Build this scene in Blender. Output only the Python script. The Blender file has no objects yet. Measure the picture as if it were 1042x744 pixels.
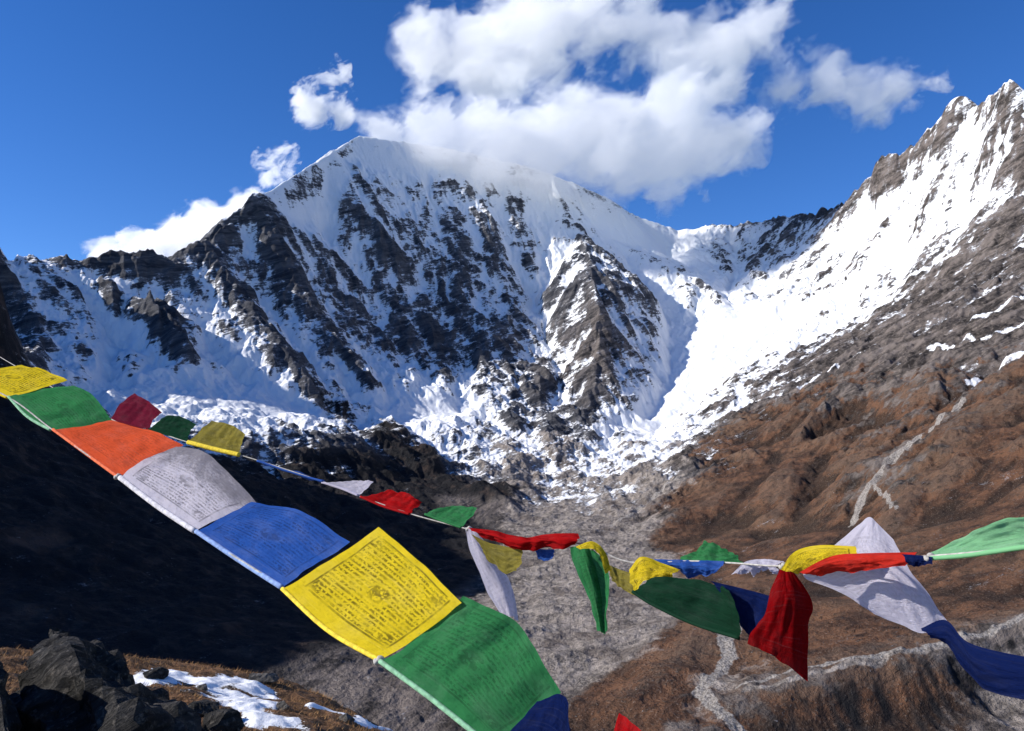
import bpy, bmesh, math, random
import numpy as np
from mathutils import Vector
from mathutils.geometry import delaunay_2d_cdt

SC = bpy.context.scene
COL = SC.collection
rad = math.radians

# ------------------------------------------------------------------ camera
F = 818.0                      # focal length in photo pixels (1042 px wide)
PITCH = rad(5.5)
cam_d = bpy.data.cameras.new("camera")
cam_d.sensor_width = 36.0
cam_d.lens = F / 1042.0 * 36.0
cam_d.clip_start = 0.05
cam_d.clip_end = 120000.0
cam = bpy.data.objects.new("camera", cam_d)
COL.objects.link(cam)
cam.location = (0, 0, 0)       # eye height is the origin of the whole place
cam.rotation_euler = (math.pi / 2 + PITCH, 0, 0)
SC.camera = cam

# ------------------------------------------------------------------ sky and sun
SUN_AZ = -99.0                 # degrees from the view direction, negative = left
SUN_EL = 31.0
world = bpy.data.worlds.new("World")
SC.world = world
world.use_nodes = True
nt = world.node_tree
nt.nodes.clear()
w_out = nt.nodes.new("ShaderNodeOutputWorld")
w_bg = nt.nodes.new("ShaderNodeBackground")
w_sky = nt.nodes.new("ShaderNodeTexSky")
w_sky.sky_type = 'NISHITA'
w_sky.sun_disc = False
w_sky.sun_elevation = rad(SUN_EL)
w_sky.sun_rotation = rad(SUN_AZ)
w_sky.altitude = 4500.0
w_sky.air_density = 1.15
w_sky.dust_density = 0.0
w_sky.ozone_density = 2.2
w_bg.inputs['Strength'].default_value = 0.118
w_hsv = nt.nodes.new("ShaderNodeHueSaturation")
w_hsv.inputs['Saturation'].default_value = 1.3
w_hsv.inputs['Hue'].default_value = 0.512
nt.links.new(w_sky.outputs[0], w_hsv.inputs['Color'])
nt.links.new(w_hsv.outputs[0], w_bg.inputs[0])
nt.links.new(w_bg.outputs[0], w_out.inputs['Surface'])

sun_d = bpy.data.lights.new("sun", 'SUN')
sun_d.energy = 4.5
sun_d.angle = rad(0.5)
sun_d.color = (1.0, 0.95, 0.87)
sun = bpy.data.objects.new("sun", sun_d)
COL.objects.link(sun)
_a, _e = rad(SUN_AZ), rad(SUN_EL)
SUN_DIR = Vector((math.sin(_a) * math.cos(_e), math.cos(_a) * math.cos(_e), math.sin(_e)))
sun.rotation_euler = SUN_DIR.to_track_quat('Z', 'Y').to_euler()
sun.location = (0, 0, 50)

SC.view_settings.view_transform = 'Standard'
SC.view_settings.look = 'None'
SC.view_settings.gamma = 1.0
SC.view_settings.use_curve_mapping = False
SC.view_settings.exposure = 0.6
SC.cycles.max_bounces = 38
SC.cycles.diffuse_bounces = 3
SC.cycles.transparent_max_bounces = 16
SC.cycles.volume_bounces = 36


def at(u, v, Y):
    """point of the place seen at photo pixel (u, v) and Y metres ahead"""
    a = (u - 521.0) / F
    b = (372.0 - v) / F
    dy = math.cos(PITCH) - b * math.sin(PITCH)
    dz = math.sin(PITCH) + b * math.cos(PITCH)
    t = Y / dy
    return Vector((a * t, Y, dz * t))


def tag(o, label=None, cat=None, group=None, kind=None):
    if label: o['label'] = label
    if cat: o['category'] = cat
    if group: o['group'] = group
    if kind: o['kind'] = kind
    return o


# ------------------------------------------------------------------ noise (numpy)
_rs = np.random.RandomState(11)
_PERM = _rs.permutation(4096).astype(np.int64)
_GANG = _rs.rand(4096) * 2 * np.pi
_GX, _GY = np.cos(_GANG), np.sin(_GANG)


def _hash(ix, iy):
    return _PERM[(_PERM[ix & 4095] + iy) & 4095]


def perlin(x, y):
    ix = np.floor(x).astype(np.int64); iy = np.floor(y).astype(np.int64)
    fx = x - ix; fy = y - iy
    ux = fx * fx * fx * (fx * (fx * 6 - 15) + 10)
    uy = fy * fy * fy * (fy * (fy * 6 - 15) + 10)
    def g(dx, dy):
        h = _hash(ix + dx, iy + dy)
        return _GX[h] * (fx - dx) + _GY[h] * (fy - dy)
    a = g(0, 0) * (1 - ux) + g(1, 0) * ux
    b = g(0, 1) * (1 - ux) + g(1, 1) * ux
    return (a * (1 - uy) + b * uy) * 1.45


def fbm(x, y, octs, gain=0.5, ridged=False):
    s = np.zeros_like(x); amp = 1.0; f = 1.0
    for i in range(octs):
        n = perlin(x * f + 17.3 * i, y * f - 9.1 * i)
        if ridged:
            n = 1.0 - 2.0 * np.abs(n)
        s += n * amp
        amp *= gain; f *= 2.03
    return s


def sstep(a, b, x):
    t = np.clip((x - a) / (b - a), 0, 1)
    return t * t * (3 - 2 * t)


def blur(Z, s):
    r = int(3 * s) + 1
    k = np.exp(-0.5 * (np.arange(-r, r + 1) / s) ** 2); k /= k.sum()
    def conv(A):
        P = np.pad(A, ((r, r), (0, 0)), mode='edge')
        o = np.zeros_like(A)
        for i in range(2 * r + 1):
            o += k[i] * P[i:i + A.shape[0]]
        return o
    return conv(conv(Z).T).T


# ------------------------------------------------------------------ relief: control lines
# every line: region, closed-ness as ridge/gully crease, [(u, v, Y, snow, grass, pale)]
MT, RM, LH, VF = 0, 1, 2, 3     # snow mountain, rocky mountain, shaded hillside, valley
LINES = []
def line(reg, pts, crease=True):
    LINES.append((reg, crease, [tuple(p) + (0.0,) * (6 - len(p)) for p in pts]))

SKY = [(-420,110,2700,.4),(-250,165,3000,.5),(-110,160,3350,.5),(-28,222,3580,.5),(0,266,3700,.6),(40,272,3800,.6),(90,286,3900,.55),  # peaks beyond the left edge are unseen, raised to shade the snow apron
       (112,268,4000,.35),(150,264,4100,.4),(180,270,4250,.4),(205,255,4400,.5),(245,218,4700,.75),(264,203,4850,1),
       (300,176,5250,1),(335,153,5700,1.2),(365,138,6150,1.25),(430,146,6500,1.15),(500,160,6800,1),(560,176,7100,1),
       (610,198,7350,1),(650,221,7600,1),(690,234,7800,1),(730,234,7800,.8),(780,227,7500,.7),(830,221,7000,.65),
       (862,211,6600,.6)]
line(MT, SKY)
SKYR = [(862,211,6600,.7),(885,188,6250,.75),(893,167,6000,.6),(915,163,5900,.75),(945,136,5700,.9),(962,112,5550,1),
        (979,97,5500,1),(994,110,5400,1),(1008,94,5200,1),(1026,77,5000,1.1),(1045,94,4900,1),(1150,110,4500,.9),(1400,130,3800,.8)]
line(RM, SKYR)
line(MT, [(20,305,3450,.55),(60,310,3600,.6),(130,303,3900,.55),(190,300,4150,.55),(240,262,4550,.42),(300,225,5050,1.1),(330,240,5350,.7),(345,200,5550,.9),
          (400,205,5950,.75),(450,215,6200,.7),(500,215,6400,.75),(560,230,6650,.85),(620,245,6900,.95),(680,262,7200,.95),(750,262,7300,.6)], False)
line(MT, [(40,350,3300,.6),(120,350,3650,.6),(200,345,3950,.6),(270,320,4400,.38),(330,300,4850,.42),(380,310,5150,.45),
          (430,300,5450,.45),(500,300,5700,.6),(560,300,5850,.65),(610,300,5500,.5),(660,300,5950,.75),(720,300,6300,.8),(780,300,6400,.6)], False)
line(MT, [(100,400,3200,.8),(180,400,3400,.9),(250,390,3750,.95),(320,380,4200,.85),(380,375,4600,.6),(440,380,4800,.45),
          (510,380,4950,.42),(560,390,4850,.38),(610,380,4800,.5),(655,380,5100,.55),(700,370,5350,.95)], False)
line(MT, [(60,410,2900,.6),(150,430,3000,.8),(250,430,3250,.9),(330,430,3700,.95),(400,430,4050,1),(470,420,4350,1),
          (540,430,4400,.5),(575,435,4300,.15),(620,435,4450,.95),(660,430,4600,1)], False)
line(MT, [(100,450,2650,.3),(200,455,2850,.5),(300,450,3150,.6),(370,455,3450,.5),(440,465,3750,.7),(490,450,4000,.65,0,.5),
          (550,460,3950,.5,0,.7),(610,470,3950,.55,0,.7),(670,470,3850,.7,0,.7)], False)
line(MT, [(450,490,3450,.2,0,.2),(500,495,3500,.35,0,.6),(560,500,3550,.3,0,.7),(620,500,3500,.35,0,.7),(660,505,3350,.35,0,.8)], False)
# creases of the great face
line(MT, [(365,137,6150,1),(355,165,5900,.9),(375,200,5720,.65),(390,250,5450,.55)])
line(MT, [(264,203,4850,.9),(275,235,4780,.42),(300,290,4600,.35),(335,350,4400,.42)])
line(MT, [(205,255,4400,.4),(250,320,4150,.42),(305,385,3850,.45)])
line(MT, [(112,268,4000,.25),(150,310,3800,.3),(190,355,3600,.35)])
line(MT, [(560,176,7100,1),(590,240,6600,.8),(605,300,5450,.68),(612,350,5000,.62),(600,425,4480,.3)])
line(MT, [(545,320,5900,.8),(560,370,5300,.6),(570,415,4750,.6)])
line(MT, [(680,330,6000,.95),(680,385,5250,.9),(640,428,4520,.9)])
line(MT, [(690,234,7800,1),(740,300,6500,.9),(750,330,5750,1),(720,390,5000,1),(665,432,4520,1)])
# rocky mountain
line(RM, [(880,240,6000,.95),(920,212,5700,.85),(960,170,5400,.65),(1000,140,5200,.95),(1042,142,4750,.95),(1200,150,4300,.8)], False)
line(RM, [(815,262,6650,.45),(850,292,5700,.9),(920,262,5300,1),(980,220,5000,.9),(1042,200,4550,.5),(1200,190,4000,.5)], False)
line(RM, [(880,335,5000,.55),(940,305,4700,.42),(1000,275,4400,.42),(1042,262,4200,.45),(1200,230,3700,.3)], False)
line(RM, [(850,300,5600,1),(800,335,5500,1),(760,372,5100,1),(710,410,4750,1),(670,440,4500,1)])
line(RM, [(740,430,4200,.45,.2),(800,385,4500,.4),(860,380,4200,.15,.1),(920,350,4000,.15,.1),(980,330,3800,.25,.1),(1042,320,3500,.3,.1),(1200,300,3000,.3,.2)], False)
line(RM, [(690,480,3500,.3,.3,.4),(760,450,3700,.05,.8),(830,415,3750,.03,.6),(850,452,3350,0,.6),(900,410,3300,.05,.4),(960,400,3000,.05,.6),(1042,378,2800,.1,.7),(1200,370,2300,0,.7)], False)
line(RM, [(660,530,3000,.1,.4,.5),(730,510,2900,0,1),(800,490,2800,0,1),(870,470,2700,0,.8),(940,460,2550,0,.7),(1042,440,2300,0,.6),(1200,420,1900,0,.7)], False)
line(RM, [(680,560,2600,0,.8),(760,560,2400,0,.9),(850,540,2250,0,.9),(950,530,2000,0,.8),(1042,520,1800,0,.9),(1200,510,1500,0,.9)], False)
line(RM, [(720,600,2050,0,.7),(800,600,1850,0,.7),(900,600,1650,0,.7),(1042,590,1480,0,.8),(1200,580,1250,0,.8)], False)
# spurs and gullies of the rocky mountain
line(RM, [(1042,300,3750,.3),(960,375,3300,.1,.3),(860,402,3550,.05,.3),(805,465,3250,0,.7),(740,535,2750,0,.9)])
line(RM, [(960,352,3700,.2),(905,400,3550,.05,.3),(880,440,3200,0,.4),(835,490,2900,0,.6),(800,560,2450,0,.8)])
line(RM, [(1000,410,2950,.1,.3),(940,450,2800,0,.4),(890,490,2550,0,.3,.3),(868,535,2350,0,.3,.3),(840,600,1800,0,.7)])
line(RM, [(1100,380,2600,.1,.5),(1000,430,2400,0,.6),(930,490,2200,0,.5),(900,560,1900,0,.7)])
# shaded hillside
line(LH, [(-700,100,1100,.2),(-420,165,1500,.2),(-250,136,1900,.2),(-110,225,2300,.2),(-32,246,2500,.1),(-6,262,2560,.1),(2,300,2600,.1),(6,345,2620,.1)])  # unseen left part of the crest shaped to throw a shadow tongue across the valley
line(LH, [(-200,390,1900,.05,.3),(0,425,2200,.05,.2),(30,440,2350,.05,.2)], False)
line(LH, [(2,385,2450,.05,.2),(30,436,2320,0,.2),(70,476,2180,0,.2)], False)
line(MT, [(24,372,2760,.5),(48,405,2720,.5)], False)
line(LH, [(-200,500,1500,0,.3),(0,500,1750,0,.3),(100,500,2050,0,.3),(200,500,2400,0,.3),(300,500,2800,0,.3),(380,500,3100,0,.4),(440,492,3350,0,.4,.1)], False)
line(LH, [(-200,600,1150,0,.3),(0,600,1400,0,.3),(100,600,1550,0,.3),(200,590,1750,0,.3),(300,580,2050,0,.2),(400,560,2500,0,.2),(460,545,2750,0,.2,.1)], False)
line(LH, [(-200,720,900,0,.3),(0,680,1100,0,.3),(150,670,1250,0,.2),(250,660,1350,0,.2),(340,640,1650,0,.2),(420,600,2100,0,.2),(480,570,2450,0,.2,.2)], False)
line(LH, [(340,440,3800,.3,.2),(400,455,3600,.1,.4),(450,478,3450,.05,.5),(495,500,3200,0,.3,.2)])
# valley
line(VF, [(480,520,3050,0,0,.2),(540,535,2950,0,0,.7),(600,538,2850,0,0,1),(640,545,2780,0,0,.8)], False)
line(VF, [(330,700,1250,0,0,.25),(400,680,1400,0,0,.25),(470,640,1750,0,0,.5),(520,600,2150,0,0,.6),(560,570,2450,0,0,.7)], False)
line(VF, [(560,722,1210,0,0,.8),(600,640,1680,0,0,.95),(620,600,2080,0,0,.95),(640,575,2350,0,0,.9)], False)
line(VF, [(565,722,1220,0,.1,.9),(625,680,1400,0,.1,1),(665,640,1640,0,.1,1),(684,606,1980,0,.2,.9),(650,570,2450,0,.1,.9)])
line(VF, [(588,722,1185,0,.8,0),(640,690,1310,0,.8,0),(700,640,1580,0,.8,0)], False)
line(VF, [(600,758,1090,0,.8),(655,705,1190,0,.8),(710,658,1350,0,.8),(735,632,1530,0,.9)])
line(VF, [(700,735,1120,0,.3,.7),(735,695,1230,0,.2,.9),(748,650,1480,0,.3,.9),(765,635,1600,0,.6)], False)
line(VF, [(640,800,950,0,.2,.3),(740,735,1090,0,.5,.5),(850,690,1150,0,.5,.3),(960,662,1200,0,.5,.4),(1042,638,1250,0,.5,.5),(1200,600,1300,0,.6,.3)])
line(VF, [(800,672,1290,0,1,.1),(870,655,1350,0,.7,.2),(960,630,1400,0,.7,.2),(1042,615,1420,0,.8,.1)], False)
line(VF, [(700,790,960,0,.1,.3),(770,765,1065,0,.6,.1),(860,745,1100,0,.5,.0),(950,738,1125,0,.5,.1),(1010,730,1150,0,.1,.6),(1060,722,1170,0,.1,.8),(1200,700,1200,0,.3,.2)], False)
line(VF, [(380,745,1120,0,0,.2),(480,735,1170,0,0,.3)], False)

_pts, _att, _edges = [], [], []
def _addpt(p, att):
    _pts.append(p); _att.append(att); return len(_pts) - 1
for reg, crease, pl in LINES:
    prev = None
    for (u, v, Y, s, g, l) in pl:
        P = at(u, v, Y)
        oh = [0, 0, 0, 0]; oh[reg] = 1
        i = _addpt(P, [s, g, l] + oh)
        if crease and prev is not None: _edges.append((prev, i))
        prev = i
# the far sides of the ridges, seen only by the sun
for pl, reg in ((SKY, MT), (SKYR, RM)):
    for p in pl:
        P = at(*p[:3])
        d = Vector((P.x, P.y, 0)).normalized()
        if reg == RM: d = (d + Vector((.5, .3, 0))).normalized()
        if p[0] < 240: d = (d + Vector((-1.5, 0.2, 0))).normalized()
        oh = [0, 0, 0, 0]; oh[reg] = 1
        _addpt(P + d * 700 + Vector((0, 0, -520 if p[0] > 300 else -420)), [.6, 0, 0] + oh)
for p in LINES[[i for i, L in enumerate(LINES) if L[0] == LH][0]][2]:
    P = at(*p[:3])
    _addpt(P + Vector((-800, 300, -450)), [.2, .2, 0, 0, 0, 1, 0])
for (x, y, z, reg) in ((-7500,200,-300,2),(-7500,9500,-300,0),(0,9500,300,0),(7500,9500,0,1),(7500,200,300,1),(-4800,3000,-200,2),(-4800,6200,0,0),
                       (-900,200,-430,3),(0,200,-430,3),(900,200,-400,3),(2200,200,100,1),(-500,700,-425,3),(0,750,-425,3),(500,800,-415,3),(-1100,500,-330,2),(-1900,200,100,2),(1100,800,-330,3)):
    oh = [0, 0, 0, 0]; oh[reg] = 1
    _addpt(Vector((x, y, z)), [0.1, .4, .1] + oh)

GS = 8.0
GX0, GX1, GY0, GY1 = -6000.0, 6000.0, 200.0, 9000.0
NX = int((GX1 - GX0) / GS) + 1; NY = int((GY1 - GY0) / GS) + 1

def build_relief():
    P2 = [Vector((p.x, p.y)) for p in _pts]
    vo, eo, fo, ov, oe, of = delaunay_2d_cdt(P2, _edges, [], 0, 1.0)
    zin = np.array([[p.z] + a for p, a in zip(_pts, _att)])
    vals = np.zeros((len(vo), zin.shape[1]))
    known = np.zeros(len(vo), bool)
    for i, o in enumerate(ov):
        if len(o): vals[i] = zin[o].mean(0); known[i] = True
    src = np.array([[p.x, p.y] for p in _pts])
    for i in np.where(~known)[0]:           # crossings of creases
        d = np.hypot(src[:, 0] - vo[i].x, src[:, 1] - vo[i].y) + 1e-3
        w = 1 / d ** 3
        vals[i] = (zin * w[:, None]).sum(0) / w.sum()
    V = np.array([[v.x, v.y] for v in vo])
    G = np.zeros((NX, NY, zin.shape[1]))
    for f in fo:
        for t in range(1, len(f) - 1):
            a, b, c = V[f[0]], V[f[t]], V[f[t + 1]]
            i0 = max(int((min(a[0], b[0], c[0]) - GX0) / GS), 0); i1 = min(int((max(a[0], b[0], c[0]) - GX0) / GS) + 2, NX)
            j0 = max(int((min(a[1], b[1], c[1]) - GY0) / GS), 0); j1 = min(int((max(a[1], b[1], c[1]) - GY0) / GS) + 2, NY)
            if i1 <= i0 or j1 <= j0: continue
            X, Y = np.meshgrid(GX0 + GS * np.arange(i0, i1), GY0 + GS * np.arange(j0, j1), indexing='ij')
            den = (b[1] - c[1]) * (a[0] - c[0]) + (c[0] - b[0]) * (a[1] - c[1])
            if abs(den) < 1e-6: continue
            la = ((b[1] - c[1]) * (X - c[0]) + (c[0] - b[0]) * (Y - c[1])) / den
            lb = ((c[1] - a[1]) * (X - c[0]) + (a[0] - c[0]) * (Y - c[1])) / den
            lc = 1 - la - lb
            m = (la >= -1e-9) & (lb >= -1e-9) & (lc >= -1e-9)
            if not m.any(): continue
            val = la[..., None] * vals[f[0]] + lb[..., None] * vals[f[t]] + lc[..., None] * vals[f[t + 1]]
            G[i0:i1, j0:j1][m] = val[m]
    return G


def erosion(X, Y, Z, amp, cell, octs, gain, strength):
    """ribs and gullies that run down the slope: oriented waves on a jittered lattice"""
    H = Z.copy(); a = amp; c = cell
    gx, gy = np.gradient(blur(Z, 4.0), GS)
    total = np.zeros_like(Z)
    for o in range(octs):
        n = np.hypot(gx, gy) + 1e-4
        # across-slope unit direction
        dx, dy = -gy / n, gx / n
        px, py = X / c + 31.7 * o, Y / c - 12.3 * o
        ix = np.floor(px).astype(np.int64); iy = np.floor(py).astype(np.int64)
        s = np.zeros_like(Z); sd = np.zeros_like(Z); w = np.zeros_like(Z)
        for i in (-1, 0, 1):
            for j in (-1, 0, 1):
                h = _hash(ix + i + 77 * o, iy + j)
                ox = ix + i + 0.5 + 0.45 * _GX[h]; oy = iy + j + 0.5 + 0.45 * _GY[h]
                vx = px - ox; vy = py - oy
                ww = np.exp(-(vx * vx + vy * vy) * 2.2)
                ph = (vx * dx + vy * dy) * 2 * np.pi * 0.85 + _GANG[(h * 7 + 3) & 4095] * 0.25
                s += np.cos(ph) * ww; sd += -np.sin(ph) * ww; w += ww
        s /= w; sd /= w
        k = np.clip(n * 1.5, 0, 1) * strength
        sharp = 1 - np.abs(s) * 1.6                 # sharp crests
        contrib = (0.55 * s + 0.45 * sharp) * k
        total += contrib * a
        gx = gx + sd * dx * k * a / c * 3.2; gy = gy + sd * dy * k * a / c * 3.2
        a *= gain; c *= 0.5
    return total


GRID = build_relief()
_X, _Y = np.meshgrid(GX0 + GS * np.arange(NX), GY0 + GS * np.arange(NY), indexing='ij')
for k in range(GRID.shape[2]):
    GRID[..., k] = blur(GRID[..., k], 2.0 if k == 0 else 7.0)
_dist = np.hypot(_X, _Y)
_rg = GRID[..., 4:8]
_stren = np.clip(_rg[..., 0] * 1.0 + _rg[..., 1] * 0.9 + _rg[..., 2] * 0.9 + _rg[..., 3] * 0.35, 0, 1)
_big = (sstep(900, 4500, _dist) * .75 + .25) * (1 - _rg[..., 1]) + _rg[..., 1] * (sstep(900, 3000, _dist) * .55 + .45)
_warpx = _X + 75 * fbm(_X / 420, _Y / 420, 4, .6); _warpy = _Y + 75 * fbm(_X / 420 + 9, _Y / 420 + 4, 4, .6)
_soft = 1 - (.65 - .2 * _rg[..., 1]) * sstep(.82, 1.0, GRID[..., 1])
_soft2 = _soft * (1 - .75 * sstep(.45, .8, GRID[..., 2])) * (1 - .6 * _rg[..., 3])
GRID[..., 0] += erosion(_warpx, _warpy, GRID[..., 0], 62.0, 420.0, 5, 0.52, _stren * _big * _soft * (1 - .5 * sstep(.35, .75, GRID[..., 2])))
GRID[..., 0] += 24 * _stren * _big * _soft2 * _soft * fbm(_X / 190, _Y / 190, 5, .55, True)


# fine rills down the slopes: a little relief, and where the turf is worn
STREAK = erosion(_X + 9 * perlin(_X / 60, _Y / 60), _Y + 9 * perlin(_X / 60 + 3, _Y / 60), GRID[..., 0], 1.0, 75.0, 3, 0.6, np.clip(_stren * 1.3, 0, 1))
GRID[..., 0] += STREAK * (2.0 + 3.5 * np.clip(_rg[..., 1] + .5 * _rg[..., 2], 0, 1)) * _soft


def sample(G, x, y):
    fx = np.clip((x - GX0) / GS, 0, NX - 1.001); fy = np.clip((y - GY0) / GS, 0, NY - 1.001)
    i = fx.astype(np.int64); j = fy.astype(np.int64)
    a = fx - i; b = fy - j
    if G.ndim == 3: a = a[..., None]; b = b[..., None]
    return (G[i, j] * (1 - a) * (1 - b) + G[i + 1, j] * a * (1 - b) + G[i, j + 1] * (1 - a) * b + G[i + 1, j + 1] * a * b)


def seg_dist(x, y, poly):
    """distance in plan to a polyline of 3D points, and the width-scaled minimum"""
    d = np.full(x.shape, 1e9)
    for A, B in zip(poly[:-1], poly[1:]):
        vx, vy = B[0] - A[0], B[1] - A[1]
        t = np.clip(((x - A[0]) * vx + (y - A[1]) * vy) / (vx * vx + vy * vy + 1e-9), 0, 1)
        d = np.minimum(d, np.hypot(x - A[0] - t * vx, y - A[1] - t * vy))
    return d


_HT = np.concatenate([np.arange(420, 2500, 4.0), np.arange(2500, 8200, 8.0)])
def relief_hit(u, v):
    """where the view ray through photo pixel (u, v) meets the relief"""
    D = at(u, v, 1.0)
    z = sample(GRID[..., 0], D.x * _HT, _HT)
    k = np.where(D.z * _HT < z)[0]
    k = k[0] if len(k) else len(_HT) - 1
    return Vector((D.x * _HT[k], _HT[k], float(z[k])))

# ------------------------------------------------------------------ materials
def new_mat(name):
    m = bpy.data.materials.new(name); m.use_nodes = True
    m.node_tree.nodes.clear()
    return m

class NG:
    """small helper to write node graphs"""
    def __init__(self, m): self.t = m.node_tree; self.N = self.t.nodes; self.L = self.t.links
    def put(self, sock, v):
        if hasattr(v, 'is_linked'): self.L.new(v, sock)
        elif v is not None:
            if sock.type == 'RGBA' and len(v) == 3: v = tuple(v) + (1,)
            sock.default_value = v
    def node(self, typ, **kw):
        n = self.N.new(typ)
        for k, v in kw.items(): setattr(n, k, v)
        return n
    def math(self, op, a, b=None, c=None, clamp=False):
        n = self.node("ShaderNodeMath", operation=op, use_clamp=clamp)
        self.put(n.inputs[0], a)
        if b is not None: self.put(n.inputs[1], b)
        if c is not None: self.put(n.inputs[2], c)
        return n.outputs[0]
    def vmath(self, op, a, b=None, scale=None):
        n = self.node("ShaderNodeVectorMath", operation=op)
        self.put(n.inputs[0], a)
        if b is not None: self.put(n.inputs[1], b)
        if scale is not None: self.put(n.inputs[3], scale)
        return n.outputs[1] if op in ('LENGTH', 'DISTANCE', 'DOT_PRODUCT') else n.outputs[0]
    def pos(self): return self.node("ShaderNodeNewGeometry").outputs['Position']
    def uv(self): return self.node("ShaderNodeUVMap").outputs[0]
    def attr(self, name, out='Fac'): return self.node("ShaderNodeAttribute", attribute_name=name).outputs[out]
    def noise(self, vec, scale, detail=4, rough=0.55, dist=0.0, out='Fac'):
        n = self.node("ShaderNodeTexNoise")
        self.put(n.inputs['Vector'], vec)
        n.inputs['Scale'].default_value = scale; n.inputs['Detail'].default_value = detail
        n.inputs['Roughness'].default_value = rough; n.inputs['Distortion'].default_value = dist
        return n.outputs[out]
    def voro(self, vec, scale, feat='F1', out='Distance', rnd=1.0):
        n = self.node("ShaderNodeTexVoronoi", feature=feat)
        self.put(n.inputs['Vector'], vec); n.inputs['Scale'].default_value = scale
        n.inputs['Randomness'].default_value = rnd
        return n.outputs[out]
    def mapr(self, v, a, b, c=0.0, d=1.0, smooth=True):
        n = self.node("ShaderNodeMapRange")
        if smooth: n.interpolation_type = 'SMOOTHSTEP'
        self.put(n.inputs[0], v)
        self.put(n.inputs[1], a); self.put(n.inputs[2], b); self.put(n.inputs[3], c); self.put(n.inputs[4], d)
        return n.outputs[0]
    def mix(self, f, a, b):
        n = self.node("ShaderNodeMix", data_type='RGBA')
        self.put(n.inputs[0], f); self.put(n.inputs[6], a); self.put(n.inputs[7], b)
        return n.outputs[2]
    def bump(self, h, strength, dist, normal=None):
        n = self.node("ShaderNodeBump")
        n.inputs['Strength'].default_value = strength; n.inputs['Distance'].default_value = dist
        self.put(n.inputs['Height'], h)
        if normal is not None: self.put(n.inputs['Normal'], normal)
        return n.outputs[0]
    def principled(self, col, rough, normal=None, **kw):
        n = self.node("ShaderNodeBsdfPrincipled")
        self.put(n.inputs['Base Color'], col); self.put(n.inputs['Roughness'], rough)
        if normal is not None: self.put(n.inputs['Normal'], normal)
        for k, v in kw.items(): self.put(n.inputs[k], v)
        return n.outputs[0]
    def out(self, surf=None, vol=None):
        o = self.node("ShaderNodeOutputMaterial")
        if surf is not None: self.L.new(surf, o.inputs['Surface'])
        if vol is not None: self.L.new(vol, o.inputs['Volume'])


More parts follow.
